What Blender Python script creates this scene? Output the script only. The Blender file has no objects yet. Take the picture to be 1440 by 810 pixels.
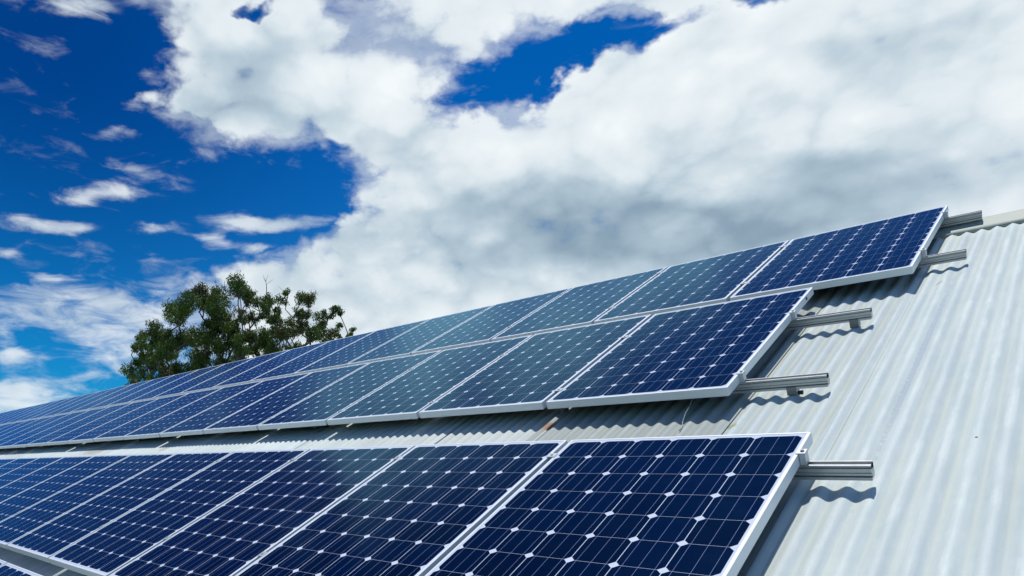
import bpy, bmesh, math, random
from mathutils import Vector, Matrix, Euler

scene = bpy.context.scene
COL = scene.collection
R = math.radians
rng = random.Random(7)
PITCH = R(27.04)                    # slope of the roof
# Roof frame: x along the ridge, y up the slope, z out of the roof. Its origin is the
# lower right corner of the nearest full row of panels.
ROOF = Matrix.Rotation(PITCH, 4, 'X')

# ------------------------------------------------------------------ camera
cam_data = bpy.data.cameras.new('camera')
cam = bpy.data.objects.new('camera', cam_data)
COL.objects.link(cam)
cX = Vector((0.66133, 0.75009, 0.0)).normalized()
cY = Vector((0.0333, -0.02936, 0.99901)).normalized()
cZ = cX.cross(cY)
mw = Matrix((cX, cY, cZ)).transposed().to_4x4()
mw.translation = (0.7473, -1.5051, 0.6196)
cam.matrix_world = mw
cam_data.sensor_width = 36
cam_data.lens = 36 * 945.97 / 1440
cam_data.shift_x = (720 - 491.97) / 1440
cam_data.shift_y = (614.24 - 405) / 1440
cam_data.clip_start = 0.05
cam_data.clip_end = 5000
scene.camera = cam

# ------------------------------------------------------------------ light and exposure
scene.view_settings.view_transform = 'Standard'
scene.view_settings.look = 'None'
scene.view_settings.exposure = 0
scene.view_settings.gamma = 1
scene.view_settings.use_curve_mapping = False
light_dir = (ROOF.to_3x3() @ Vector((0.11, -0.75, -1.0))).normalized()   # the way the light travels
sd = -light_dir
SUN_EL = math.asin(sd.z)
SUN_AZ = math.atan2(sd.x, sd.y)
sun_data = bpy.data.lights.new('sun', 'SUN')
sun_data.energy = 3.6
sun_data.angle = R(0.5)
sun_data.color = (1.0, 0.965, 0.91)
sun = bpy.data.objects.new('sun', sun_data)
sun.rotation_euler = light_dir.to_track_quat('-Z', 'Y').to_euler()
sun.location = (0, 0, 30)
COL.objects.link(sun)

world = bpy.data.worlds.new('World')
scene.world = world
world.use_nodes = True


class NB:
    """small helper to write node trees as expressions"""
    def __init__(self, nt):
        self.nt = nt

    def n(self, typ, **kw):
        nd = self.nt.nodes.new(typ)
        for k, v in kw.items():
            setattr(nd, k, v)
        return nd

    def put(self, sock, v):
        if isinstance(v, bpy.types.NodeSocket):
            self.nt.links.new(v, sock)
        else:
            sock.default_value = v

    def m(self, op, a, b=None, c=None, clamp=False):
        nd = self.n('ShaderNodeMath', operation=op, use_clamp=clamp)
        self.put(nd.inputs[0], a)
        if b is not None:
            self.put(nd.inputs[1], b)
        if c is not None:
            self.put(nd.inputs[2], c)
        return nd.outputs[0]

    def vm(self, op, a, b=None):
        nd = self.n('ShaderNodeVectorMath', operation=op)
        self.put(nd.inputs[0], a)
        if b is not None:
            if op == 'SCALE':
                self.put(nd.inputs['Scale'], b)
            else:
                self.put(nd.inputs[1], b)
        return nd.outputs[0]

    def noise(self, vec, scale, detail=2.0, rough=0.5, dist=0.0, lac=2.0, dims='3D'):
        nd = self.n('ShaderNodeTexNoise', noise_dimensions=dims)
        self.put(nd.inputs['Vector'], vec)
        nd.inputs['Scale'].default_value = scale
        nd.inputs['Detail'].default_value = detail
        nd.inputs['Roughness'].default_value = rough
        nd.inputs['Lacunarity'].default_value = lac
        nd.inputs['Distortion'].default_value = dist
        return nd.outputs['Fac']

    def ramp(self, fac, a, b, lo=0.0, hi=1.0, smooth=True):
        nd = self.n('ShaderNodeMapRange')
        nd.interpolation_type = 'SMOOTHSTEP' if smooth else 'LINEAR'
        self.put(nd.inputs['Value'], fac)
        nd.inputs['From Min'].default_value = a
        nd.inputs['From Max'].default_value = b
        nd.inputs['To Min'].default_value = lo
        nd.inputs['To Max'].default_value = hi
        return nd.outputs['Result']

    def mix(self, fac, a, b, blend='MIX'):
        nd = self.n('ShaderNodeMix', data_type='RGBA', blend_type=blend)
        self.put(nd.inputs[0], fac)
        for s, v in ((nd.inputs[6], a), (nd.inputs[7], b)):
            if isinstance(v, (tuple, list)):
                v = (*v[:3], 1.0)
            self.put(s, v)
        return nd.outputs[2]

    def xyz(self, v):
        nd = self.n('ShaderNodeSeparateXYZ')
        self.put(nd.inputs[0], v)
        return nd.outputs

    def comb(self, x, y, z):
        nd = self.n('ShaderNodeCombineXYZ')
        for i, v in enumerate((x, y, z)):
            self.put(nd.inputs[i], v)
        return nd.outputs[0]


# Cloud field of the real sky: (azimuth, elevation, half width, half height, turn, weight) in degrees
CLOUD = [(-51.21, 32.43, 13.86, 6.01, -2.0, 1), (-58.59, 33.4, 6.49, 2.91, -11.9, 1), (-32.3, 35.68, 17.21, 3.17, -12.1, 1),
         (-54.27, 27.58, 6.79, 2.27, 0.9, 1), (-14.04, 22.5, 17.53, 8.79, -16.8, 1), (-39.55, 22.82, 10.29, 6.62, 3.7, 1),
         (-40.81, 15.17, 16.84, 5.23, -4.1, 1), (-49.33, 15.3, 10.25, 3.51, 12.9, 1), (-9.15, 25.76, 12.33, 7.06, -20.4, 1),
         (-24.96, 17.76, 18.24, 6.91, -9.8, 1), (-21.71, 27.37, 6.38, 4.0, 15.8, 1), (-62.97, 27.68, 2.58, 0.91, -7.1, 1),
         (-22, 12, 24, 6, 0, 1), (8, 22, 18, 13, 0, 1), (-33, 9, 22, 5, 0, 1), (-31, 17.5, 8, 4, 0, .8)]
HOLES = [(-35.61, 29.02, 5.27, 1.15, 8.1, .9), (-30.1, 31.1, 4.12, 1.3, 20.9, .9), (-24.93, 31.6, 4.08, 0.87, -8.0, 1),
         (-17.08, 31.14, 2.3, 0.88, -15.7, 1), (-51.8, 23.83, 3.7, 2.94, 0.5, 1), (-54.24, 21.64, 5.19, 1.92, -7.8, 1),
         (-58.47, 20.64, 6.07, 2.74, 2.3, 1), (-57.69, 34.99, 1.84, 0.6, 3.9, 1), (-12, 42.5, 15, 5.5, -6, 1.1), (-67, 30, 2.6, 3.6, 0, .8)]
SMALL = [(-71.08, 32.93, 1.81, 0.53, 2.5, 1), (-66.88, 25.77, 1.23, 0.3, 2.8, 1), (-68.86, 25.11, 1.54, 0.3, 3.4, .8),
         (-67.97, 21.38, 2.54, 0.51, 10.9, 1), (-65.77, 22.91, 2.54, 0.47, -3.2, .8), (-71.19, 20.56, 1.34, 0.46, 7.6, 1),
         (-74.98, 18.7, 1.58, 0.46, -1.8, 1), (-72.19, 18.38, 1.85, 0.41, 7.2, 1), (-64.18, 18.88, 1.61, 0.32, 4.6, .9),
         (-57.86, 20.02, 2.54, 0.49, 2.6, 1), (-53.63, 20.3, 3.06, 0.44, 1.1, 1), (-57.25, 18.18, 1.57, 0.39, 2.3, 1),
         (-60.23, 18.46, 1.07, 0.33, 3.4, 1), (-72.37, 14.49, 1.57, 0.27, 5.9, .8), (-75.9, 15.88, 0.99, 0.36, 7.6, .8),
         (-71.81, 11.96, 7.19, 1.55, 4.1, .72), (-65.91, 12.97, 5.33, 0.9, 3.2, .55), (-65.4, 8.9, 3.9, 1.7, 17.6, .85),
         (-68.61, 9.99, 3.43, .9, 3.2, .4), (-75.26, 8.44, 1.48, 0.64, 4.1, 1), (-74.21, 4.73, 3.82, 1.0, 2.2, 1.3),
         (-75.69, 5.73, 1.47, 0.75, 2.8, 1)]
GREY = [(-24.95, 18.27, 13.61, 2.6, -4.5, 1), (-38.99, 17.91, 8.68, 1.4, -4.1, .7), (-4.53, 16.39, 7.2, 3.96, -15.9, .3),
        (-16.22, 15.59, 9.72, 2.4, -11.4, .5), (-44.37, 32.73, 7.34, 1.35, -10.8, .4), (-11.22, 21.35, 4.56, 1.31, -15.3, .35),
        (-24, 12.8, 10, 1.6, -6, .35)]


def build_sky():
    nt = world.node_tree
    nt.nodes.clear()
    b = NB(nt)
    tc = b.n('ShaderNodeTexCoord')
    d = b.vm('NORMALIZE', tc.outputs['Generated'])
    x, y, z = b.xyz(d)
    az = b.m('MULTIPLY', b.m('ARCTAN2', x, y), 180 / math.pi)
    el = b.m('MULTIPLY', b.m('ARCSINE', z), 180 / math.pi)
    # wind-drawn wobble of the outlines
    st = b.vm('MULTIPLY', d, (1.0, 1.0, 1.5))
    wob = b.m('SUBTRACT', b.noise(st, 7.0, 5, 0.6), 0.5)
    wob2 = b.m('SUBTRACT', b.noise(b.vm('ADD', st, (3.1, 1.7, 5.2)), 7.0, 5, 0.6), 0.5)
    azw = b.m('MULTIPLY_ADD', wob, 9.0, az)
    elw = b.m('MULTIPLY_ADD', wob2, 5.0, el)
    azs = b.m('MULTIPLY_ADD', wob, 4.5, az)
    els = b.m('MULTIPLY_ADD', wob2, 2.2, el)
    azh = b.m('MULTIPLY_ADD', wob, 11.0, az)
    elh = b.m('MULTIPLY_ADD', wob2, 6.5, el)

    def field(blobs, a, e, power):
        tot = None
        P = b.comb(a, e, 1.0)
        k = math.sqrt(power)
        for (a0, e0, ra, rb, rot, w) in blobs:
            c, s_ = math.cos(R(rot)), math.sin(R(rot))
            # two dot products place the blob, a power makes the soft bump
            row = []
            for cx_, sx_ in ((c * k / ra, s_ * k / ra), (-s_ * k / rb, c * k / rb)):
                nd = b.n('ShaderNodeVectorMath', operation='DOT_PRODUCT')
                b.put(nd.inputs[0], P)
                nd.inputs[1].default_value = (cx_, sx_, -(cx_ * a0 + sx_ * e0))
                row.append(nd.outputs['Value'])
            r2 = b.m('MULTIPLY_ADD', row[0], row[0], b.m('MULTIPLY', row[1], row[1]))
            g = b.m('POWER', math.exp(-1), r2)
            tot = b.m('MULTIPLY', g, w) if tot is None else b.m('MULTIPLY_ADD', g, w, tot)
        return tot

    big = field(CLOUD, azw, elw, 0.8)
    hol = field(HOLES, azh, elh, 0.8)
    sml = field(SMALL, azs, els, 0.55)
    gry = field(GREY, azw, elw, 0.8)
    # fine structure
    f1 = b.noise(st, 8.0, 7, 0.53, 0.15)
    wisp = b.noise(b.vm('MULTIPLY', d, (1.0, 1.0, 3.0)), 15.0, 8, 0.60, 0.5)
    f1c = b.m('SUBTRACT', f1, 0.5)
    wc = b.m('SUBTRACT', wisp, 0.5)
    # away from the part of the sky described above, scattered fair-weather clouds
    far = b.ramp(b.m('ABSOLUTE', b.m('ADD', az, 38)), 55, 85)
    scat = b.m('MULTIPLY', b.ramp(b.noise(st, 2.3, 4, 0.5), 0.5, 0.62), far)
    body = b.m('ADD', b.m('MINIMUM', big, 1.6), b.m('MULTIPLY', scat, 0.9))
    body = b.m('SUBTRACT', body, b.m('MULTIPLY', b.m('MINIMUM', hol, 1.1), 1.5))
    # rounded billows: folded noise gives the cauliflower outline
    vor = b.n('ShaderNodeTexVoronoi', feature='F1')
    b.put(vor.inputs['Vector'], b.vm('ADD', st, b.comb(b.m('MULTIPLY', wob, 0.10), b.m('MULTIPLY', wob2, 0.10), b.m('MULTIPLY', f1c, 0.10))))
    vor.inputs['Scale'].default_value = 13.0
    vor.inputs['Detail'].default_value = 1.0
    vor.inputs['Roughness'].default_value = 0.5
    puff = b.m('SUBTRACT', 0.42, vor.outputs['Distance'])
    dens = b.m('MULTIPLY_ADD', f1c, 2.25, body)
    dens = b.m('MULTIPLY_ADD', puff, 0.7, dens)
    dens = b.m('MULTIPLY_ADD', wc, 0.35, dens)
    a_big = b.ramp(dens, 0.28, 0.98)
    veil = b.ramp(b.m('MULTIPLY_ADD', wc, 2.6, body), 0.12, 1.3, 0, 0.55)
    a_big = b.m('MAXIMUM', a_big, veil)
    dsm = b.m('ADD', sml, b.m('MULTIPLY', wc, 2.8))
    a_sm = b.ramp(dsm, 0.22, 1.5, 0, 0.84)
    a_sm = b.m('MULTIPLY', a_sm, b.ramp(sml, 0.0, 0.45))
    alpha = b.m('MAXIMUM', a_big, a_sm)
    # light and shade of the billows: the sun stands high, so what faces up is bright
    f2 = b.noise(st, 3.6, 4, 0.45, 0.2)
    f2b = b.noise(b.vm('ADD', st, (0.0, 0.0, 0.08)), 3.6, 4, 0.45, 0.2)
    f3b = b.noise(b.vm('ADD', st, (0.0, 0.0, 0.025)), 8.0, 7, 0.53, 0.15)
    emb = b.m('SUBTRACT', f2, f2b)
    emb2 = b.m('SUBTRACT', f1, f3b)
    br = b.m('MULTIPLY_ADD', emb, 1.05, 0.87)
    br = b.m('MULTIPLY_ADD', emb2, 0.40, br)
    br = b.m('MULTIPLY_ADD', puff, 0.24, br)
    lump = b.noise(st, 2.6, 5, 0.48)
    br = b.m('SUBTRACT', br, b.m('MULTIPLY', b.m('MINIMUM', gry, 1.0), b.m('MULTIPLY_ADD', lump, 0.55, -0.05)))
    br = b.m('MULTIPLY_ADD', b.m('SUBTRACT', lump, 0.50), 0.22, br)
    # thin edges that let the light through stay bright
    br = b.m('ADD', br, b.ramp(dens, 1.3, 0.5, 0, 0.07))
    cr = b.n('ShaderNodeValToRGB')
    b.put(cr.inputs[0], br)
    e = cr.color_ramp.elements
    e[0].position = 0.0; e[0].color = (0.12, 0.20, 0.29, 1)
    e[1].position = 1.0; e[1].color = (0.90, 0.95, 0.975, 1)
    for pos, colr in ((0.4, (0.27, 0.38, 0.48, 1)), (0.62, (0.48, 0.60, 0.69, 1)), (0.8, (0.74, 0.82, 0.87, 1))):
        q = e.new(pos); q.color = colr
    sky = b.n('ShaderNodeTexSky')
    sky.sky_type = 'NISHITA'
    sky.sun_disc = False
    sky.sun_elevation = SUN_EL
    sky.sun_rotation = SUN_AZ
    sky.altitude = 200
    sky.air_density = 1.0
    sky.dust_density = 0.3
    sky.ozone_density = 3.0
    # the deep, polarised blue of the photograph; the polariser's dark band lies to the left
    lowf = b.ramp(el, 3.0, 31.0)
    pol = b.ramp(az, -74.0, -38.0)
    blue = b.mix(pol, (0.002, 0.215, 0.58), (0.003, 0.44, 0.95))
    low = b.mix(pol, (0.03, 0.56, 0.94), (0.10, 0.64, 1.0))
    tint = b.mix(lowf, low, blue)
    blue2 = b.mix(1.0, sky.outputs[0], tint, 'MULTIPLY')
    clouds10 = b.vm('SCALE', cr.outputs[0], 10.0)
    col = b.mix(alpha, blue2, clouds10)
    bg = b.n('ShaderNodeBackground')
    b.put(bg.inputs[0], col)
    bg.inputs[1].default_value = 0.1
    out = b.n('ShaderNodeOutputWorld')
    nt.links.new(bg.outputs[0], out.inputs[0])


build_sky()

# ------------------------------------------------------------------ materials


def material(name):
    mt = bpy.data.materials.new(name)
    mt.use_nodes = True
    nt = mt.node_tree
    nt.nodes.clear()
    b = NB(nt)
    p = b.n('ShaderNodeBsdfPrincipled')
    o = b.n('ShaderNodeOutputMaterial')
    nt.links.new(p.outputs[0], o.inputs[0])
    return mt, b, p


def bump(b, p, h, dist, strength=1.0):
    bp = b.n('ShaderNodeBump')
    b.put(bp.inputs['Height'], h)
    bp.inputs['Distance'].default_value = dist
    bp.inputs['Strength'].default_value = strength
    b.nt.links.new(bp.outputs[0], p.inputs['Normal'])


def simple(name, col, rough=0.5, metal=0.0, var=0.12, scale=8.0):
    mt, b, p = material(name)
    tc = b.n('ShaderNodeTexCoord')
    f = b.noise(tc.outputs['Object'], scale, 5, 0.6)
    c = b.mix(f, tuple(v * (1 - var) for v in col), tuple(min(1, v * (1 + var)) for v in col))
    b.put(p.inputs['Base Color'], c)
    b.put(p.inputs['Roughness'], b.m('MULTIPLY_ADD', f, 0.15, rough - 0.07))
    p.inputs['Metallic'].default_value = metal
    return mt


PW, PH, PT = 0.992, 1.650, 0.045     # panel width, height, frame depth
CELL = 0.1594
GAP = 0.0274


def cell_material():
    mt, b, p = material('solar_cells_under_glass')
    tc = b.n('ShaderNodeTexCoord')
    x, y, z = b.xyz(tc.outputs['Object'])
    gx = b.m('DIVIDE', b.m('ADD', x, PW / 2 + 3 * CELL), CELL)       # panel local x runs from -PW to 0
    gy = b.m('DIVIDE', b.m('SUBTRACT', y, PH / 2 - 5 * CELL), CELL)
    ix, iy = b.m('FLOOR', gx), b.m('FLOOR', gy)
    fx = b.m('ABSOLUTE', b.m('SUBTRACT', b.m('FRACT', gx), 0.5))
    fy = b.m('ABSOLUTE', b.m('SUBTRACT', b.m('FRACT', gy), 0.5))
    inx = b.m('LESS_THAN', fx, 0.5 - 0.0080)
    iny = b.m('LESS_THAN', fy, 0.5 - 0.0032)
    ch = b.m('LESS_THAN', b.m('ADD', fx, fy), 1.0 - 0.120)
    area = b.m('MULTIPLY', b.m('MULTIPLY', b.m('GREATER_THAN', gx, 0.0), b.m('LESS_THAN', gx, 6.0)),
               b.m('MULTIPLY', b.m('GREATER_THAN', gy, 0.0), b.m('LESS_THAN', gy, 10.0)))
    cell = b.m('MULTIPLY', b.m('MULTIPLY', inx, iny), b.m('MULTIPLY', ch, area))
    # three ribbons per cell, running up the slope
    t3 = b.m('ABSOLUTE', b.m('SUBTRACT', b.m('FRACT', b.m('MULTIPLY', b.m('FRACT', gx), 3.0)), 0.5))
    bus = b.m('MULTIPLY', b.m('LESS_THAN', t3, 0.0120), area)
    # collector fingers, very fine
    fg = b.m('ABSOLUTE', b.m('SUBTRACT', b.m('FRACT', b.m('MULTIPLY', gy, 60.0)), 0.5))
    fing = b.m('LESS_THAN', fg, 0.05)
    wn = b.n('ShaderNodeTexWhiteNoise', noise_dimensions='4D')
    oi = b.n('ShaderNodeObjectInfo')
    b.put(wn.inputs['Vector'], b.comb(ix, iy, 0.0))
    b.put(wn.inputs['W'], b.m('MULTIPLY', oi.outputs['Random'], 37.0))
    rnd = wn.outputs['Value']
    silicon = b.mix(rnd, (0.0003, 0.0030, 0.014), (0.0004, 0.0058, 0.033))
    silicon = b.mix(b.m('MULTIPLY', oi.outputs['Random'], 0.45), silicon, (0.0004, 0.0050, 0.022))
    cloudy = b.noise(tc.outputs['Object'], 5.0, 3, 0.5)
    silicon = b.mix(b.m('MULTIPLY', cloudy, 0.5), silicon, (0.0002, 0.0032, 0.017))
    silicon = b.mix(b.m('MULTIPLY', fing, 0.10), silicon, (0.04, 0.08, 0.20))
    c = b.mix(cell, (0.68, 0.74, 0.84), silicon)
    c = b.mix(b.m('MULTIPLY', bus, b.m('MULTIPLY_ADD', cell, 0.0, 1.0)), c, (0.22, 0.27, 0.46))
    # a little dust and dried rain on the glass
    dust = b.ramp(b.noise(tc.outputs['Object'], 3.0, 8, 0.7), 0.5, 0.85, 0.0, 0.004)
    edge = b.ramp(y, 0.08, 0.0, 0.0, 0.006)
    c = b.mix(b.m('ADD', dust, edge), c, (0.45, 0.44, 0.40))
    b.put(p.inputs['Base Color'], c)
    p.inputs['Roughness'].default_value = 0.6
    p.inputs['Specular IOR Level'].default_value = 0.0
    # front glass with a bluish anti-reflection coat
    gl = b.n('ShaderNodeBsdfGlossy')
    gl.inputs['Color'].default_value = (0.33, 0.73, 1.0, 1)
    b.put(gl.inputs['Roughness'], b.m('MULTIPLY_ADD', b.noise(tc.outputs['Object'], 9.0, 5, 0.6), 0.10, 0.10))
    fr = b.n('ShaderNodeFresnel')
    fr.inputs['IOR'].default_value = 1.38
    ms = b.n('ShaderNodeMixShader')
    b.put(ms.inputs[0], b.m('MULTIPLY', fr.outputs[0], 0.88))
    b.nt.links.new(p.outputs[0], ms.inputs[1])
    b.nt.links.new(gl.outputs[0], ms.inputs[2])
    out = [n for n in b.nt.nodes if n.type == 'OUTPUT_MATERIAL'][0]
    b.nt.links.new(ms.outputs[0], out.inputs[0])
    bump(b, gl, b.noise(tc.outputs['Object'], 2.2, 2, 0.5), 0.0012, 0.5)
    return mt


def roof_material():
    mt, b, p = material('weathered_galvanised_sheet')
    tc = b.n('ShaderNodeTexCoord')
    g = tc.outputs['Object']
    x, y, z = b.xyz(g)
    oi = b.n('ShaderNodeObjectInfo')
    base = oi.outputs['Color']
    # streaks washed down the slope
    s1 = b.noise(b.vm('MULTIPLY', g, (1.0, 0.11, 1.0)), 26.0, 7, 0.66)
    s2 = b.noise(b.vm('MULTIPLY', g, (1.0, 0.05, 1.0)), 70.0, 5, 0.6)
    mott = b.noise(g, 9.0, 8, 0.7)
    blot = b.noise(g, 2.2, 5, 0.6)
    c = b.mix(b.ramp(s1, 0.35, 0.68), b.mix(1.0, base, (0.90, 0.93, 0.93), 'MULTIPLY'), base)
    c = b.mix(b.ramp(mott, 0.42, 0.75, 0, 0.35), c, b.mix(1.0, base, (1.14, 1.10, 1.06), 'MULTIPLY'))
    # cream valley dirt, darkened further as painted shade over the sunlit troughs (mesh height in the sheet's own frame)
    valley = b.ramp(z, 0.0015, -0.0075)
    cream = b.m('MULTIPLY', valley, b.ramp(b.noise(b.vm('MULTIPLY', g, (1.0, 0.16, 1.0)), 12.0, 5, 0.65), 0.25, 0.68, 0.45, 1.0))
    c = b.mix(cream, c, b.mix(1.0, base, (0.84, 0.83, 0.74), 'MULTIPLY'))
    # crests paler in short runs
    crest_runs = b.m('MULTIPLY', b.ramp(z, 0.0045, 0.0072), b.ramp(b.noise(b.vm('MULTIPLY', g, (1.0, 0.22, 1.0)), 14.0, 5, 0.7), 0.46, 0.66, 0.1, 0.9))
    c = b.mix(crest_runs, c, b.mix(1.0, base, (1.13, 1.11, 1.09), 'MULTIPLY'))
    ribs = b.noise(b.vm('MULTIPLY', g, (1.0, 0.03, 0.0)), 8.0, 4, 0.7)
    c = b.mix(b.ramp(ribs, 0.36, 0.64, 0, 1), b.mix(1.0, c, (0.92, 0.93, 0.95), 'MULTIPLY'), b.mix(1.0, c, (1.05, 1.05, 1.04), 'MULTIPLY'))
    # dull zinc patches
    c = b.mix(b.m('MULTIPLY', b.ramp(blot, 0.52, 0.72, 0, 0.45), b.ramp(s2, 0.35, 0.6)), c, b.mix(1.0, base, (0.80, 0.87, 0.92), 'MULTIPLY'))
    spk = b.noise(g, 120.0, 3, 0.6)
    c = b.mix(b.ramp(spk, 0.66, 0.76, 0, 0.28), c, (0.30, 0.32, 0.30))
    # lichen and rust that sit where they sit
    mossn = b.noise(b.vm('MULTIPLY', g, (1.0, 0.35, 1.0)), 5.0, 6, 0.7)
    c = b.mix(b.m('MULTIPLY', b.ramp(mossn, 0.66, 0.8, 0, 0.6), valley), c, (0.34, 0.34, 0.20))
    for (u, v, ru, rv, col, amt) in ((-1.455, 2.17, 0.055, 0.07, (0.36, 0.15, 0.05), 0.8), (-8.4, 2.12, 0.45, 0.18, (0.30, 0.27, 0.20), 0.55),
                                     (-0.425, 2.07, 0.028, 0.035, (0.34, 0.38, 0.17), 0.9), (0.105, 4.04, 0.02, 0.035, (0.26, 0.29, 0.32), 0.5),
                                     (-6.3, 2.1, 0.12, 0.08, (0.40, 0.36, 0.26), 0.5),
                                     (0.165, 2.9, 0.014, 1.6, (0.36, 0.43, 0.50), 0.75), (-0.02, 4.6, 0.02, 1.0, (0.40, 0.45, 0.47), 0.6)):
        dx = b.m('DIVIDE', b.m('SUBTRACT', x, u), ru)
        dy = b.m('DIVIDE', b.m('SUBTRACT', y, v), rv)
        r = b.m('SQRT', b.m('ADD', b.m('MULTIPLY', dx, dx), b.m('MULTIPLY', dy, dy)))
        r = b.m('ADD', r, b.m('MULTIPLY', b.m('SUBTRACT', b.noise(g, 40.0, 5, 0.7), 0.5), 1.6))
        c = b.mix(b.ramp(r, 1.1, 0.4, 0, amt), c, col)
    b.put(p.inputs['Base Color'], c)
    p.inputs['Metallic'].default_value = 0.0
    p.inputs['Specular IOR Level'].default_value = 0.3
    b.put(p.inputs['Roughness'], b.m('MULTIPLY_ADD', s1, 0.2, 0.52))
    bump(b, p, b.m('ADD', b.m('MULTIPLY', mott, 0.6), b.m('MULTIPLY', s1, 0.8)), 0.0022, 0.55)
    return mt


def leaf_material():
    mt, b, p = material('gum_leaves')
    g = b.n('ShaderNodeNewGeometry')
    at = b.n('ShaderNodeAttribute', attribute_name='tone')
    t = at.outputs['Fac']
    rnd = g.outputs['Random Per Island']
    c = b.mix(t, (0.028, 0.080, 0.014), (0.12, 0.20, 0.024))
    c = b.mix(b.ramp(rnd, 0.3, 1.0, 0, 0.5), c, (0.11, 0.14, 0.035))
    at2 = b.n('ShaderNodeAttribute', attribute_name='rust')
    c = b.mix(at2.outputs['Fac'], c, (0.085, 0.050, 0.022))
    b.put(p.inputs['Base Color'], c)
    p.inputs['Roughness'].default_value = 0.5
    p.inputs['Specular IOR Level'].default_value = 0.35
    tr = b.n('ShaderNodeBsdfTranslucent')
    b.put(tr.inputs[0], b.mix(1.0, c, (1.3, 1.5, 0.7), 'MULTIPLY'))
    ms = b.n('ShaderNodeMixShader')
    ms.inputs[0].default_value = 0.22
    out = [n for n in b.nt.nodes if n.type == 'OUTPUT_MATERIAL'][0]
    b.nt.links.new(p.outputs[0], ms.inputs[1])
    b.nt.links.new(tr.outputs[0], ms.inputs[2])
    b.nt.links.new(ms.outputs[0], out.inputs[0])
    return mt


M = {}
M['cells'] = cell_material()
M['roof'] = roof_material()
M['leaf'] = leaf_material()
M['frame'] = simple('anodised_aluminium_frame', (0.83, 0.87, 0.87), 0.45, 0.1, 0.05, 14)
M['back'] = simple('white_backsheet', (0.7, 0.7, 0.7), 0.6)
M['rail'] = simple('mill_finish_rail', (0.50, 0.52, 0.52), 0.38, 0.55, 0.18, 30)
M['clamp'] = simple('clamp_aluminium', (0.62, 0.65, 0.66), 0.4, 0.4, 0.08, 40)
M['bolt'] = simple('stainless_bolt', (0.34, 0.34, 0.33), 0.35, 0.8, 0.1, 60)
M['black'] = simple('black_rubber', (0.015, 0.017, 0.018), 0.6)
M['steel'] = simple('dull_steel', (0.22, 0.24, 0.24), 0.45, 0.5, 0.2, 50)
M['cap'] = simple('cream_ridge_steel', (0.45, 0.49, 0.40), 0.6, 0.0, 0.2, 7)
M['wall'] = simple('cream_wall_sheet', (0.55, 0.52, 0.44), 0.6, 0.0, 0.1, 3)
M['bark'] = simple('grey_gum_bark', (0.12, 0.10, 0.085), 0.8, 0, 0.35, 5)
M['grass'] = simple('dry_grass', (0.07, 0.085, 0.03), 0.9, 0, 0.4, 0.4)

# ------------------------------------------------------------------ object helpers


def link(name, bm, mat, parent=None, smooth=False):
    me = bpy.data.meshes.new(name)
    bmesh.ops.recalc_face_normals(bm, faces=bm.faces)
    if smooth:
        for f in bm.faces:
            f.smooth = True
    bm.to_mesh(me)
    bm.free()
    for mm in (mat if isinstance(mat, (list, tuple)) else [mat]):
        me.materials.append(mm)
    o = bpy.data.objects.new(name, me)
    COL.objects.link(o)
    if parent:
        o.parent = parent
    return o


def empty(name, loc=(0, 0, 0), roof=True):
    o = bpy.data.objects.new(name, None)
    o.empty_display_size = 0.1
    COL.objects.link(o)
    if roof:
        o.location = ROOF @ Vector(loc)
        o.rotation_euler = (PITCH, 0, 0)
    else:
        o.location = loc
    return o


def tag(o, label=None, cat=None, group=None, kind=None):
    if label: o['label'] = label
    if cat: o['category'] = cat
    if group: o['group'] = group
    if kind: o['kind'] = kind
    return o


def kids(o, table):
    return table.get(o.name, [])


def copy_obj(o, parent=None):
    c = o.copy()
    COL.objects.link(c)
    if parent:
        c.parent = parent
    return c


def copy_tree(o, parent=None):
    c = copy_obj(o, parent)
    for ch in list(o.children):
        copy_tree(ch, c)
    return c


def box(bm, x0, x1, y0, y1, z0, z1, bev=0.0):
    r = bmesh.ops.create_cube(bm, size=1.0)
    vs = r['verts']
    for v in vs:
        v.co = Vector(((x0 + x1) / 2 + v.co.x * (x1 - x0), (y0 + y1) / 2 + v.co.y * (y1 - y0), (z0 + z1) / 2 + v.co.z * (z1 - z0)))
    if bev > 0:
        es = list({e for v in vs for e in v.link_edges})
        bmesh.ops.bevel(bm, geom=es, offset=bev, segments=1, affect='EDGES')
    return vs


def cyl(bm, p0, p1, r0, r1=None, seg=10):
    r1 = r0 if r1 is None else r1
    p0, p1 = Vector(p0), Vector(p1)
    d = p1 - p0
    q = d.to_track_quat('Z', 'Y').to_matrix()
    A, B = [], []
    for i in range(seg):
        a = 2 * math.pi * i / seg
        v = q @ Vector((math.cos(a), math.sin(a), 0))
        A.append(bm.verts.new(p0 + v * r0))
        B.append(bm.verts.new(p1 + v * r1))
    for i in range(seg):
        j = (i + 1) % seg
        bm.faces.new((A[i], A[j], B[j], B[i]))
    bm.faces.new(A[::-1])
    bm.faces.new(B)


def tube(bm, pts, rad, seg=8):
    rings = []
    pts = [Vector(p) for p in pts]
    rads = rad if isinstance(rad, (list, tuple)) else [rad] * len(pts)
    for i, p in enumerate(pts):
        d = (pts[min(i + 1, len(pts) - 1)] - pts[max(i - 1, 0)]).normalized()
        q = d.to_track_quat('Z', 'Y').to_matrix()
        rings.append([bm.verts.new(p + q @ Vector((math.cos(2 * math.pi * k / seg), math.sin(2 * math.pi * k / seg), 0)) * rads[i]) for k in range(seg)])
    for a, b_ in zip(rings, rings[1:]):
        for k in range(seg):
            j = (k + 1) % seg
            bm.faces.new((a[k], a[j], b_[j], b_[k]))
    bm.faces.new(rings[0][::-1])
    bm.faces.new(rings[-1])


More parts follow.
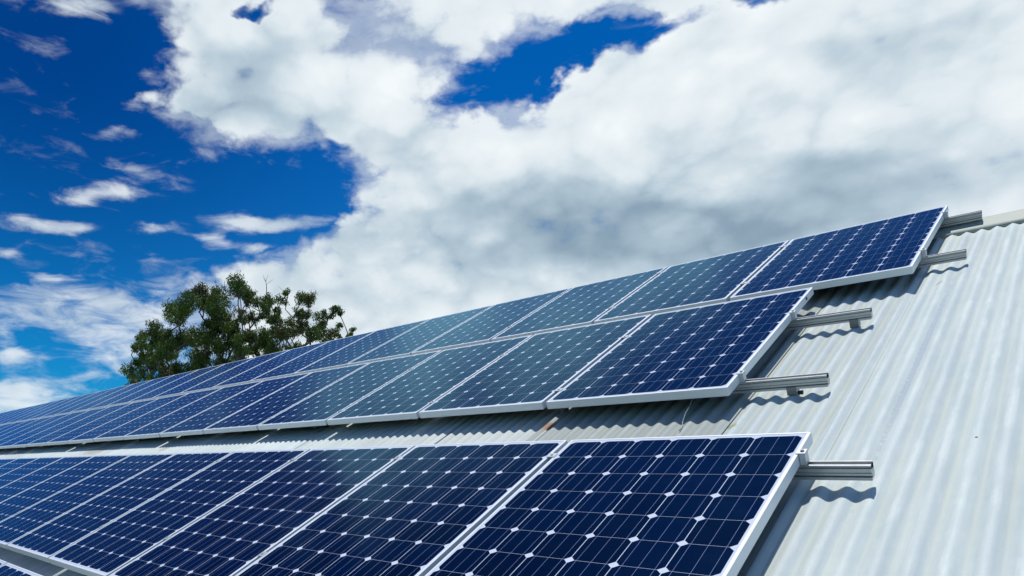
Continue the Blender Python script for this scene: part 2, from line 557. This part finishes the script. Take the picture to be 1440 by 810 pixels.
def extrude_x(bm, prof, x0, x1):
    """closed (y, z) profile run along x"""
    A = [bm.verts.new((x0, y, z)) for y, z in prof]
    B = [bm.verts.new((x1, y, z)) for y, z in prof]
    n = len(prof)
    for i in range(n):
        j = (i + 1) % n
        bm.faces.new((A[i], A[j], B[j], B[i]))
    fa = bm.faces.new(A[::-1]); fb = bm.faces.new(B)
    bmesh.ops.triangulate(bm, faces=[fa, fb])


# ------------------------------------------------------------------ ground
bm = bmesh.new()
bmesh.ops.create_grid(bm, x_segments=8, y_segments=8, size=900)
ground = link('ground', bm, M['grass'])
ground.location = (0, 0, -4.6)
tag(ground, 'dry grassy ground around the shed', None, None, 'structure')

# ------------------------------------------------------------------ the shed with its corrugated roof
CREST = 0.137            # depth of the crests below the panels' top plane
AMP = 0.0070
PIT = 0.0762
Y_RIDGE, Y_EAVE = 5.455, -2.35
TILT = 0.0065            # the rails stand a little higher over the roof towards the ridge
U_CREST = 0.050

shed = empty('shed')
tag(shed, 'long shed under a pale corrugated metal roof that carries all the solar panels', 'shed')

bounds = [k * PIT * 10 for k in range(0, 6)]
left = [-6 * PIT, -19 * PIT]
while left[-1] > -31:
    left.append(left[-1] - 10 * PIT)
bounds = sorted(left) + bounds
sheet_rng = random.Random(3)
ZMID = -(CREST + AMP)
ZR = ZMID - TILT * (Y_RIDGE - 1.4)


def sheet(x0, x1, y0, y1, lift, fine):
    bm = bmesh.new()
    step = PIT / (16 if fine else 10)
    n = int(round((x1 - x0) / step))
    ny = [y0, y1] if not fine else [y0 + (y1 - y0) * i / 24 for i in range(25)]
    prev = None
    for i in range(n + 1):
        x = x0 + (x1 - x0) * i / n
        ph = (x - U_CREST) / PIT * 2 * math.pi
        z = AMP * math.cos(ph) + 0.0048 * max(0.0, 1 - (x1 - x) / 0.040) ** 2
        row = []
        for y in ny:
            wob = 0.0
            if fine:
                wob = 0.0009 * math.sin(y * 2.1 + x * 1.7) + 0.0006 * math.sin(y * 5.3 - x * 6.0)
            row.append(bm.verts.new((x, y, z + lift + wob)))
        if prev:
            for a in range(len(ny) - 1):
                bm.faces.new((prev[a], row[a], row[a + 1], prev[a + 1]))
        prev = row
    return bm


for i in range(len(bounds) - 1):
    x0, x1 = bounds[i], bounds[i + 1]
    lap = 0.030
    bm = sheet(x0 - lap, x1 + 0.012, Y_EAVE, Y_RIDGE - 0.05, 0.0022 * (i % 2), x1 > -3.2)
    s = link('roof_sheet', bm, M['roof'], shed, smooth=True)
    s.rotation_euler = (-TILT, 0, 0)
    s.location = (0, 0, ZMID + 1.4 * TILT)
    md = s.modifiers.new('thickness', 'SOLIDIFY'); md.thickness = 0.0011; md.offset = -1
    r = sheet_rng.uniform(0.93, 1.03)
    c = (0.645 * r, 0.710 * r, 0.680 * r)
    mid = (x0 + x1) / 2
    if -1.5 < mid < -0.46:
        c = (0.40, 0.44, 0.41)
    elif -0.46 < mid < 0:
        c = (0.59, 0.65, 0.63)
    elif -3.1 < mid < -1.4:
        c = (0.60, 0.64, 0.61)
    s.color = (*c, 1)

# far slope (one run of sheeting), walls, ridge capping
bm = bmesh.new()
n = 34 * 40
prev = None
far_dir = (ROOF.to_3x3().inverted() @ Vector((0, math.cos(PITCH), -math.sin(PITCH))))
far_nor = (ROOF.to_3x3().inverted() @ Vector((0, math.sin(PITCH), math.cos(PITCH))))
XL, XR = bounds[0], bounds[-1]
nn = int((XR - XL) / (PIT / 6))
for i in range(nn + 1):
    x = XL + (XR - XL) * i / nn
    z = AMP * math.cos((x - U_CREST) / PIT * 2 * math.pi)
    base = Vector((x, Y_RIDGE, ZR)) + far_nor * z
    a = bm.verts.new(base + far_dir * 0.05)
    b_ = bm.verts.new(base + far_dir * 7.7)
    if prev:
        bm.faces.new((prev[0], a, b_, prev[1]))
    prev = (a, b_)
fs = link('far_roof_slope', bm, M['roof'], shed, smooth=True)
fs.color = (0.57, 0.64, 0.67, 1)

bm = bmesh.new()
# rolled ridge capping: near flange, round roll, far flange
prof = []
zc = ZR + AMP + 0.0045
near_edge = Vector((Y_RIDGE - 0.205, zc - 0.002))
prof.append(near_edge + Vector((0.004, -0.012)))
prof.append(near_edge)
prof.append(Vector((Y_RIDGE - 0.120, zc + 0.012)))
prof.append(Vector((Y_RIDGE - 0.050, zc + 0.024)))
prof.append(Vector((Y_RIDGE - 0.020, zc + 0.034)))
prof.append(Vector((Y_RIDGE + 0.002, zc + 0.037)))
prof.append(Vector((Y_RIDGE + 0.022, zc + 0.028)))
fd = Vector((far_dir.y, far_dir.z)); fnn = Vector((far_nor.y, far_nor.z))
prof.append(Vector((Y_RIDGE, ZR)) + fd * 0.045 + fnn * 0.020)
prof.append(Vector((Y_RIDGE, ZR)) + fd * 0.205 + fnn * 0.013)
prev = None
xs = [XL - 0.03 + (XR - XL + 0.06) * i / 60 for i in range(61)]
for x in xs:
    row = [bm.verts.new((x, p.x, p.y)) for p in prof]
    if prev:
        for k in range(len(prof) - 1):
            bm.faces.new((prev[k], row[k], row[k + 1], prev[k + 1]))
    prev = row
cap = link('ridge_capping', bm, M['cap'], shed, smooth=True)
md = cap.modifiers.new('thickness', 'SOLIDIFY'); md.thickness = 0.0012

bm = bmesh.new()
inv = ROOF.inverted()
ridge_w = ROOF @ Vector((0, Y_RIDGE, ZR - 0.03))
eave_w = ROOF @ Vector((0, Y_EAVE + 0.35, ZMID - 0.03))
far_y = 2 * ridge_w.y - eave_w.y
for xx in (XL + 0.15, XR - 0.15):
    pts = [(xx, eave_w.y, -4.6), (xx, eave_w.y, eave_w.z), (xx, ridge_w.y, ridge_w.z), (xx, far_y, eave_w.z), (xx, far_y, -4.6)]
    bm.faces.new([bm.verts.new(inv @ Vector(q)) for q in pts])
for yy in (eave_w.y, far_y):
    pts = [(XL + 0.15, yy, -4.6), (XR - 0.15, yy, -4.6), (XR - 0.15, yy, eave_w.z), (XL + 0.15, yy, eave_w.z)]
    bm.faces.new([bm.verts.new(inv @ Vector(q)) for q in pts])
link('wall', bm, M['wall'], shed)

bm = bmesh.new()
cyl(bm, (0, 0, -0.004), (0, 0, 0.001), 0.0055, 0.0050, 12)
cyl(bm, (0, 0, 0.001), (0, 0, 0.004), 0.0030, 0.0030, 6)
scr = link('roof_screw', bm, M['steel'], shed)
scr.location = (U_CREST + 5 * PIT, 1.86, -CREST + 0.0018 - TILT * 0.46)

# ------------------------------------------------------------------ solar panels


def panel_frame_bm():
    bm = bmesh.new()
    T = PT
    prof = [(0.0009, 0.0), (0.0, -0.0009), (0.0, -T + 0.0006), (0.0006, -T), (0.026, -T), (0.026, -T + 0.002), (0.0022, -T + 0.002), (0.0022, -0.0075), (0.0110, -0.0075), (0.0110, -0.0006), (0.0104, 0.0)]
    cor = [(-PW, 0), (0, 0), (0, PH), (-PW, PH)]
    sgn = [(1, 1), (-1, 1), (-1, -1), (1, -1)]
    rings = []
    for (cx_, cy_), (sx, sy) in zip(cor, sgn):
        rings.append([bm.verts.new((cx_ + sx * d, cy_ + sy * d, z)) for d, z in prof])
    for i in range(4):
        a, b_ = rings[i], rings[(i + 1) % 4]
        for k in range(len(prof)):
            j = (k + 1) % len(prof)
            bm.faces.new((a[k], a[j], b_[j], b_[k]))
    return bm


def make_panel():
    root = empty('solar_panel')
    link('frame', panel_frame_bm(), M['frame'], root)
    bm = bmesh.new()
    box(bm, -PW + 0.0112, -0.0112, 0.0112, PH - 0.0112, -0.0062, -0.0014)
    link('glazed_cells', bm, M['cells'], root)
    bm = bmesh.new()
    box(bm, -PW / 2 - 0.055, -PW / 2 + 0.055, PH - 0.17, PH - 0.06, -0.026, -0.0066, 0.004)
    link('junction_box', bm, M['black'], root)
    return root


ORD = ['', 'second', 'third', 'fourth', 'fifth', 'sixth', 'seventh', 'eighth', 'ninth', 'tenth', 'eleventh', 'twelfth', 'thirteenth',
       'fourteenth', 'fifteenth', 'sixteenth', 'seventeenth', 'eighteenth', 'nineteenth', 'twentieth', 'twenty-first', 'twenty-second',
       'twenty-third', 'twenty-fourth', 'twenty-fifth', 'twenty-sixth', 'twenty-seventh', 'twenty-eighth']
STEP = PW + GAP
# row: right end x, lower edge y, height, how many panels, wording
ROWS = {
    'top': dict(x=0.0025, y=3.999, z=-0.020, n=27, words='of the top row'),
    'middle': dict(x=-0.470, y=2.226, z=-0.012, n=21, words='of the middle row'),
    'front': dict(x=0.0, y=0.0, z=0.0, n=13, words='of the big front row'),
    'corner': dict(x=-0.470, y=-0.145 - PH, z=0.0, n=6, words='of the lowest row, cut off by the bottom left corner'),
}
proto = make_panel()
first = True
for rn, rw_ in ROWS.items():
    for k in range(rw_['n']):
        if rn == 'corner' and k < 3:
            continue
        o = proto if first else copy_tree(proto)
        first = False
        jx, jy, jz = rng.uniform(-.0012, .0012), rng.uniform(-.0015, .0015), rng.uniform(-.0006, .0006)
        # neighbours never reach each other: the gap is far wider than the jitter
        o.location = ROOF @ Vector((rw_['x'] - k * STEP + jx, rw_['y'] + jy, rw_['z'] + jz))
        o.rotation_euler = (PITCH + rng.uniform(-.0008, .0008), rng.uniform(-.0012, .0012), 0)
        if k == 0:
            lab = 'dark blue solar panel at the right end ' + rw_['words']
        else:
            lab = 'dark blue solar panel, %s from the right %s' % (ORD[k], rw_['words'])
        if rn == 'corner':
            lab = ('dark blue solar panel showing only its upper edge, right one of the lowest row' if k == 3 else
                   'dark blue solar panel of the lowest row, cut off by the bottom left corner' if k == 4 else
                   'dark blue solar panel of the lowest row, farthest left beyond the corner')
        tag(o, lab, 'solar panel', 'solar panels in rows on the corrugated roof')
        rw_.setdefault('objs', []).append(o)

bm = bmesh.new()
box(bm, -0.0004, 0.0006, -0.016, 0.016, -0.009, 0.009)
sl = link('frame_slot', bm, M['black'], ROWS['middle']['objs'][0])
sl.location = (0.0, PH - 0.17, -0.022)

# ------------------------------------------------------------------ rails with clamps and feet
RH, RWID = 0.056, 0.040


def rail_profile():
    # near face (down slope) is -y; slots as on an extruded rail; top at z = 0
    h = RWID / 2
    near = [(-h, 0.0), (-h, -0.0045), (-h + 0.007, -0.0050), (-h + 0.007, -0.0125), (-h, -0.0130), (-h, -0.0270), (-h + 0.004, -0.0275),
            (-h + 0.004, -0.0300), (-h, -0.0305), (-h, -0.0390), (-h + 0.011, -0.0395), (-h + 0.011, -0.0445), (-h - 0.002, -0.0450), (-h - 0.002, -RH)]
    farp = [(h, -RH), (h, -0.046), (h - 0.004, -0.044), (h - 0.004, -0.034), (h, -0.032), (h, -0.018), (h - 0.003, -0.016), (h - 0.003, -0.006), (h, -0.004), (h, 0.0)]
    slot = [(0.0135, 0.0), (0.0135, -0.004), (0.0155, -0.004), (0.0155, -0.020), (-0.0115, -0.020), (-0.0115, -0.004), (-0.0095, -0.004), (-0.0095, 0.0)]
    return near + farp + slot


def end_clamp(parent, x, ztop):
    """z-shaped end clamp: lip over the frame, web down to the rail, bolt on top"""
    bm = bmesh.new()
    zt = ztop
    # solid block reading as the clamp's folded body
    w = 0.019
    box(bm, x - 0.009, x + 0.021, -w, w, zt + 0.0006, zt + 0.0040, 0.0006)
    box(bm, x + 0.0014, x + 0.0206, -w, w, 0.0006, zt + 0.0004, 0.0008)
    box(bm, x + 0.0080, x + 0.0092, -w - 0.0012, -w - 0.0002, 0.004, zt - 0.004)
    c = link('end_clamp', bm, M['clamp'], parent)
    bm = bmesh.new()
    cyl(bm, (x + 0.009, 0, zt + 0.0042), (x + 0.009, 0, zt + 0.0095), 0.0065, 0.0065, 6)
    cyl(bm, (x + 0.009, 0, zt + 0.0096), (x + 0.009, 0, zt + 0.0105), 0.0040, 0.0036, 8)
    link('bolt', bm, M['bolt'], c)
    return c


mid_me = None


def mid_clamp(parent, x, ztop):
    global mid_me
    if mid_me is None:
        bm = bmesh.new()
        box(bm, -GAP / 2 - 0.008, GAP / 2 + 0.008, -0.02, 0.02, ztop + 0.0008, ztop + 0.0038, 0.0006)
        box(bm, -0.009, 0.009, -0.02, 0.02, 0.0006, ztop + 0.0006)
        cyl(bm, (0, 0, ztop + 0.004), (0, 0, ztop + 0.009), 0.0065, 0.0065, 6)
        o = link('mid_clamp', bm, M['clamp'], parent)
        mid_me = o.data
    else:
        o = bpy.data.objects.new('mid_clamp', mid_me)
        COL.objects.link(o)
        o.parent = parent
    o.location = (x, 0, 0)
    return o


def rail(y, zrow, x_end, x_left, xs_seams, x_edge, label, foot_x, nut=False):
    root = empty('mounting_rail', (x_end, y, zrow - PT))
    bm = bmesh.new()
    extrude_x(bm, rail_profile(), x_left - x_end, 0.0)
    link('rail_extrusion', bm, M['rail'], root)
    end_clamp(root, x_edge - x_end, PT)
    for s_ in xs_seams:
        mid_clamp(root, s_ - x_end, PT)
    # feet: a bracket standing on a crest
    foot_bottom = -CREST - TILT * (y - 1.4) - (zrow - PT) + 0.0012
    k = 0
    fx = foot_x
    while fx > x_left + 0.1 and k < 24:
        cx_ = U_CREST + round((fx - U_CREST) / PIT) * PIT - x_end
        bm = bmesh.new()
        box(bm, cx_ - 0.020, cx_ + 0.020, -RWID / 2 - 0.006, -RWID / 2 - 0.0015, foot_bottom, -RH + 0.012)
        box(bm, cx_ - 0.020, cx_ + 0.020, -RWID / 2 - 0.0014, RWID / 2 + 0.004, foot_bottom, -RH - 0.0006)
        ft = link('foot_bracket', bm, M['steel'], root)
        if nut and k == 0:
            bm = bmesh.new()
            cyl(bm, (cx_ + 0.024, -RWID / 2 - 0.004, foot_bottom + 0.012), (cx_ + 0.045, -RWID / 2 - 0.004, foot_bottom + 0.012), 0.008, 0.011, 6)
            link('bolt', bm, M['black'], ft)
        fx -= 16 * PIT
        k += 1
    tag(root, label, 'mounting rail', 'aluminium rails under the rows of panels')
    return root


def seams(rn):
    r = ROWS[rn]
    return [r['x'] - k * STEP + GAP / 2 for k in range(1, r['n'])]


def leftend(rn):
    r = ROWS[rn]
    return r['x'] - r['n'] * STEP - 0.05


T_, Mi, F_, Co = ROWS['top'], ROWS['middle'], ROWS['front'], ROWS['corner']
rail(5.415, T_['z'], 0.197, leftend('top'), seams('top'), T_['x'], 'grooved aluminium rail sticking out above the ridge capping, uppermost of the rails', -1.0)
rail(4.362, T_['z'], 0.203, leftend('top'), seams('top'), T_['x'], 'grooved aluminium rail under the lower part of the top row of panels', -0.7)
rail(3.374, Mi['z'], -0.100, leftend('middle'), seams('middle'), Mi['x'], 'grooved rail sticking out beside the upper part of the middle row, on a bracket', -0.18)
rail(2.414, Mi['z'], -0.109, leftend('middle'), seams('middle'), Mi['x'], 'brownish stained rail beside the lower corner of the middle row, with dark bolt', -0.262, True)
rail(1.478, F_['z'], 0.204, leftend('front'), seams('front'), F_['x'], 'deeply grooved aluminium rail sticking out near the top right corner of the front row', -0.9)
rail(0.418, F_['z'], 0.150, leftend('front'), seams('front'), F_['x'], 'rail hidden under the lower front row, only its clamps showing at the seams', -0.9)
ce = Co['x'] - 3 * STEP
for yy, lb in ((-0.145 - 0.35, 'aluminium rail under the upper part of the lowest row of panels'),):
    rail(yy, Co['z'], ce + 0.2, leftend('corner'), [Co['x'] - k * STEP + GAP / 2 for k in range(4, 6)], ce, lb, ce - 0.3)

# loose wire hanging from under the middle row
bm = bmesh.new()
pts = [(-0.640, 2.225, -0.060), (-0.6425, 2.19, -0.080), (-0.650, 2.14, -0.098), (-0.648, 2.085, -0.118), (-0.640, 2.04, -0.132), (-0.636, 2.0, -0.130)]
tube(bm, [ROOF @ Vector(p) for p in pts], 0.0022, 8)
w = link('hanging_wire', bm, M['steel'], None, smooth=True)
tag(w, 'thin grey wire hanging from beneath the middle row onto the corrugated roof', 'wire')

# ------------------------------------------------------------------ gum tree behind the shed
CAMW = Vector((0.7473, -1.5051, 0.6196))


def tree():
    trng = random.Random(21)
    D = 30.0
    A0 = R(-57.2)
    base = CAMW + Vector((math.sin(A0) * D, math.cos(A0) * D, 0))
    base.z = -4.6
    side = Vector((math.cos(A0), -math.sin(A0), 0))
    deep = Vector((math.sin(A0), math.cos(A0), 0))
    # leaf clumps: (sideways metres, height above camera level, radius)
    spec = CLUMPS
    root = empty('gum_tree', base, roof=False)
    tag(root, 'bushy gum tree with open crown and bare top twigs behind the shed', 'tree')
    nodes = [(Vector((0, 0, 0)), -1), (Vector((0.05, 0.1, 1.6)), 0), (Vector((0.12, 0.0, 3.2)), 1)]
    cl = []
    for (sx, hz, r) in spec:
        dp = trng.uniform(-1.9, 1.9)
        if trng.random() < 0.3:
            dp *= 0.4
        p = side * sx + deep * dp + Vector((0, 0, hz + CAMW.z + 4.6))
        cl.append((p, r))
    extra = []
    for (p, r) in cl:
        for _k in range(2 if r > .3 else 1):
            v = side * trng.uniform(-.5, .5) + deep * trng.uniform(-1.5, 1.5) + Vector((0, 0, trng.uniform(-.6, .12)))
            extra.append((p + v, r * trng.uniform(.5, .85)))
    cl += extra
    order = sorted(range(len(cl)), key=lambda i: (cl[i][0] - Vector((0, 0, 3.2))).length)
    tips = {}
    for i in order:
        p, r = cl[i]
        best, bc = 0, 1e9
        for j, (q, pr) in enumerate(nodes):
            if j < 2:
                continue
            d = p - q
            if d.z < -0.3:
                continue
            cost = d.length + max(0, (0.80 - d.normalized().z)) * 3.4 + max(0, (0.45 - d.normalized().z)) * 6
            if cost < bc:
                bc, best = cost, j
        q = nodes[best][0]
        n = max(2, int((p - q).length / 0.55))
        last = best
        bow = Vector((trng.uniform(-.25, .25), trng.uniform(-.25, .25), -0.10 * (p - q).length))
        for s_ in range(1, n + 1):
            t = s_ / n
            pos = q.lerp(p, t) + bow * math.sin(math.pi * t) + Vector((trng.gauss(0, .05), trng.gauss(0, .05), trng.gauss(0, .05)))
            nodes.append((pos, last))
            last = len(nodes) - 1
        tips[i] = last
    cnt = [0] * len(nodes)
    for i in tips.values():
        j = i
        while j >= 0:
            cnt[j] += 1
            j = nodes[j][1]
    rad = [0.014 * (max(c, 1) ** 0.5) + 0.004 for c in cnt]
    child = {}
    for j, (p, pr) in enumerate(nodes):
        child.setdefault(pr, []).append(j)
    trunk, limbs = bmesh.new(), bmesh.new()

    def seg(bmx, a, b_):
        cyl(bmx, nodes[a][0], nodes[b_][0], rad[a] if nodes[a][1] >= 0 else rad[a] * 1.3, rad[b_], 6)
    for j in range(1, len(nodes)):
        pr = nodes[j][1]
        seg(trunk if j <= 2 else limbs, pr, j)
    # twigs inside clumps and bare dead twigs poking out of the top
    for i, (p, r) in enumerate(cl):
        for _ in range(5):
            v = Vector((trng.gauss(0, 1), trng.gauss(0, 1), trng.gauss(0.4, 0.8))).normalized() * r * trng.uniform(.6, 1.1)
            cyl(limbs, p, p + v, 0.010, 0.004, 4)
    for (sx, hz, ln, lean) in DEAD:
        s0 = side * sx + deep * trng.uniform(-.5, .5) + Vector((0, 0, hz + CAMW.z + 4.6))
        e0 = s0 + side * lean + Vector((0, 0, ln))
        near_ = min(nodes[3:], key=lambda q: (q[0] - s0).length)[0]
        cyl(limbs, near_, s0, 0.022, 0.018, 5)
        cyl(limbs, s0, e0, 0.018, 0.007, 5)
        for _ in range(4):
            t = trng.uniform(.3, .9)
            a = s0.lerp(e0, t)
            cyl(limbs, a, a + (side * trng.uniform(-.35, .35) + Vector((0, 0, trng.uniform(.12, .35)))), 0.008, 0.004, 4)
    link('trunk', trunk, M['bark'], root, smooth=True)
    link('limbs', limbs, M['bark'], root, smooth=True)
    # foliage: many small drooping leaves
    verts, faces, tone, rust = [], [], [], []
    for i, (p, r) in enumerate(cl):
        tc_ = trng.random()
        rs = trng.random()
        rusty = 0.7 if rs < 0.13 else (0.25 if rs < 0.3 else 0.0)
        r *= 1.04
        subs = []
        for _ in range(max(5, int(17 * (r / 0.42) ** 1.6))):
            v = Vector((trng.gauss(0, 1), trng.gauss(0, 1), trng.gauss(0, 1))).normalized() * r * (trng.random() ** 0.5)
            v.z *= 0.85
            subs.append((p + v, trng.uniform(0.32, 0.52) * min(r, .45) + 0.03, trng.random()))
        for (c, sr, st_) in subs:
            for _ in range(58):
                v = Vector((trng.gauss(0, 1), trng.gauss(0, 1), trng.gauss(0, 0.8)))
                q = c + v.normalized() * sr * trng.random() ** 0.45
                ln = trng.uniform(0.07, 0.13)
                wd = ln * trng.uniform(0.28, 0.42)
                dr = Vector((trng.gauss(0, .6), trng.gauss(0, .6), -1 + trng.gauss(0, .55))).normalized()
                sd_ = dr.cross(Vector((trng.gauss(0, 1), trng.gauss(0, 1), trng.gauss(0, 1)))).normalized()
                k = len(verts)
                verts += [q, q + dr * ln * .5 + sd_ * wd * .5, q + dr * ln, q + dr * ln * .5 - sd_ * wd * .5]
                faces.append((k, k + 1, k + 2, k + 3))
                tone += [0.55 * tc_ + 0.45 * st_] * 4
                rust += [rusty * (0.5 + 0.5 * st_)] * 4
    me = bpy.data.meshes.new('foliage')
    me.from_pydata([tuple(v) for v in verts], [], faces)
    for nm, vals in (('tone', tone), ('rust', rust)):
        at = me.attributes.new(nm, 'FLOAT', 'POINT')
        at.data.foreach_set('value', vals)
    me.materials.append(M['leaf'])
    o = bpy.data.objects.new('crown', me)
    COL.objects.link(o)
    o.parent = root
    return root


CLUMPS = [(-0.33, 5.44, 0.33), (-0.05, 5.95, 0.25), (-0.49, 4.69, 0.35), (0.12, 5.46, 0.3), (-4.38, 4.51, 0.37), (-4.23, 5.01, 0.33), (-4.56, 5.74, 0.26), (-3.76, 5.18, 0.4), (-5.01, 4.17, 0.3), (-0.86, 4.93, 0.35), (0.05, 4.36, 0.35), (-0.21, 6.2, 0.19),
          (-4.09, 6.0, 0.48), (-3.61, 5.68, 0.44), (-2.98, 6.53, 0.53), (-2.42, 6.88, 0.53), (-2.43, 7.55, 0.37), (-1.86, 7.49, 0.42), (-1.29, 7.26, 0.62), (-0.87, 6.6, 0.48), (-1.28, 6.5, 0.48), (-1.93, 6.06, 0.48), (-2.57, 6.04, 0.48), (-3.05, 5.62, 0.44), (-3.36, 4.95, 0.44), (-3.99, 4.77, 0.4), (-4.4, 5.58, 0.26), (-4.75, 5.24, 0.25), (-4.78, 4.42, 0.28), (-5.16, 3.84, 0.33), (-4.46, 3.94, 0.35), (-3.75, 4.28, 0.4), (-3.03, 4.3, 0.44), (-2.4, 4.81, 0.44), (-1.92, 5.4, 0.44), (-1.43, 5.25, 0.44), (-0.87, 5.51, 0.44), (-2.07, 4.48, 0.4), (-1.27, 4.58, 0.4), (-0.79, 6.02, 0.4), (-0.47, 7.71, 0.42), (-0.06, 7.89, 0.4), (0.36, 7.49, 0.33), (0.19, 6.97, 0.31), (-0.3, 6.79, 0.22), (0.9, 7.8, 0.29), (0.81, 7.29, 0.22), (1.44, 7.44, 0.26), (1.32, 7.06, 0.25), (0.86, 6.66, 0.35), (1.36, 6.34, 0.48), (0.86, 5.98, 0.44), (0.45, 5.72, 0.4), (1.03, 5.4, 0.48), (1.7, 5.75, 0.44), (1.86, 6.78, 0.31), (2.37, 6.37, 0.35), (2.54, 7.31, 0.42), (2.58, 6.89, 0.31), (2.8, 6.04, 0.4), (2.2, 5.51, 0.37), (3.39, 7.17, 0.33), (3.82, 7.06, 0.28), (3.39, 6.74, 0.26), (3.26, 6.05, 0.35), (3.73, 5.98, 0.21), (4.2, 6.6, 0.16), (-0.12, 4.95, 0.35), (0.54, 4.96, 0.35), (4.08, 5.91, 0.18), (4.51, 5.96, 0.12), (-2.79, 3.97, 0.35), (-1.58, 3.91, 0.35), (-0.61, 4.1, 0.31), (-3.58, 3.55, 0.31), (0.71, 4.38, 0.35), (1.7, 4.91, 0.35)]
DEAD = [(-1.37, 7.59, 0.75, -0.13), (-1.13, 7.68, 0.67, 0.04), (-0.8, 7.78, 0.5, -0.09), (-0.31, 7.97, 0.38, -0.04), (-2.98, 6.94, 0.7, -0.13), (-2.66, 7.12, 0.58, -0.05), (-2.43, 7.72, 0.34, 0.09), (0.77, 8.01, 0.3, -0.04), (1.57, 7.53, 0.34, 0.06), (-3.22, 6.44, 0.32, -0.32), (4.51, 5.92, 0.13, 0.13)]
tree()

# ------------------------------------------------------------------ render settings
scene.render.engine = 'CYCLES'
scene.cycles.max_bounces = 6
scene.cycles.glossy_bounces = 4
scene.cycles.diffuse_bounces = 2
scene.cycles.use_denoising = True
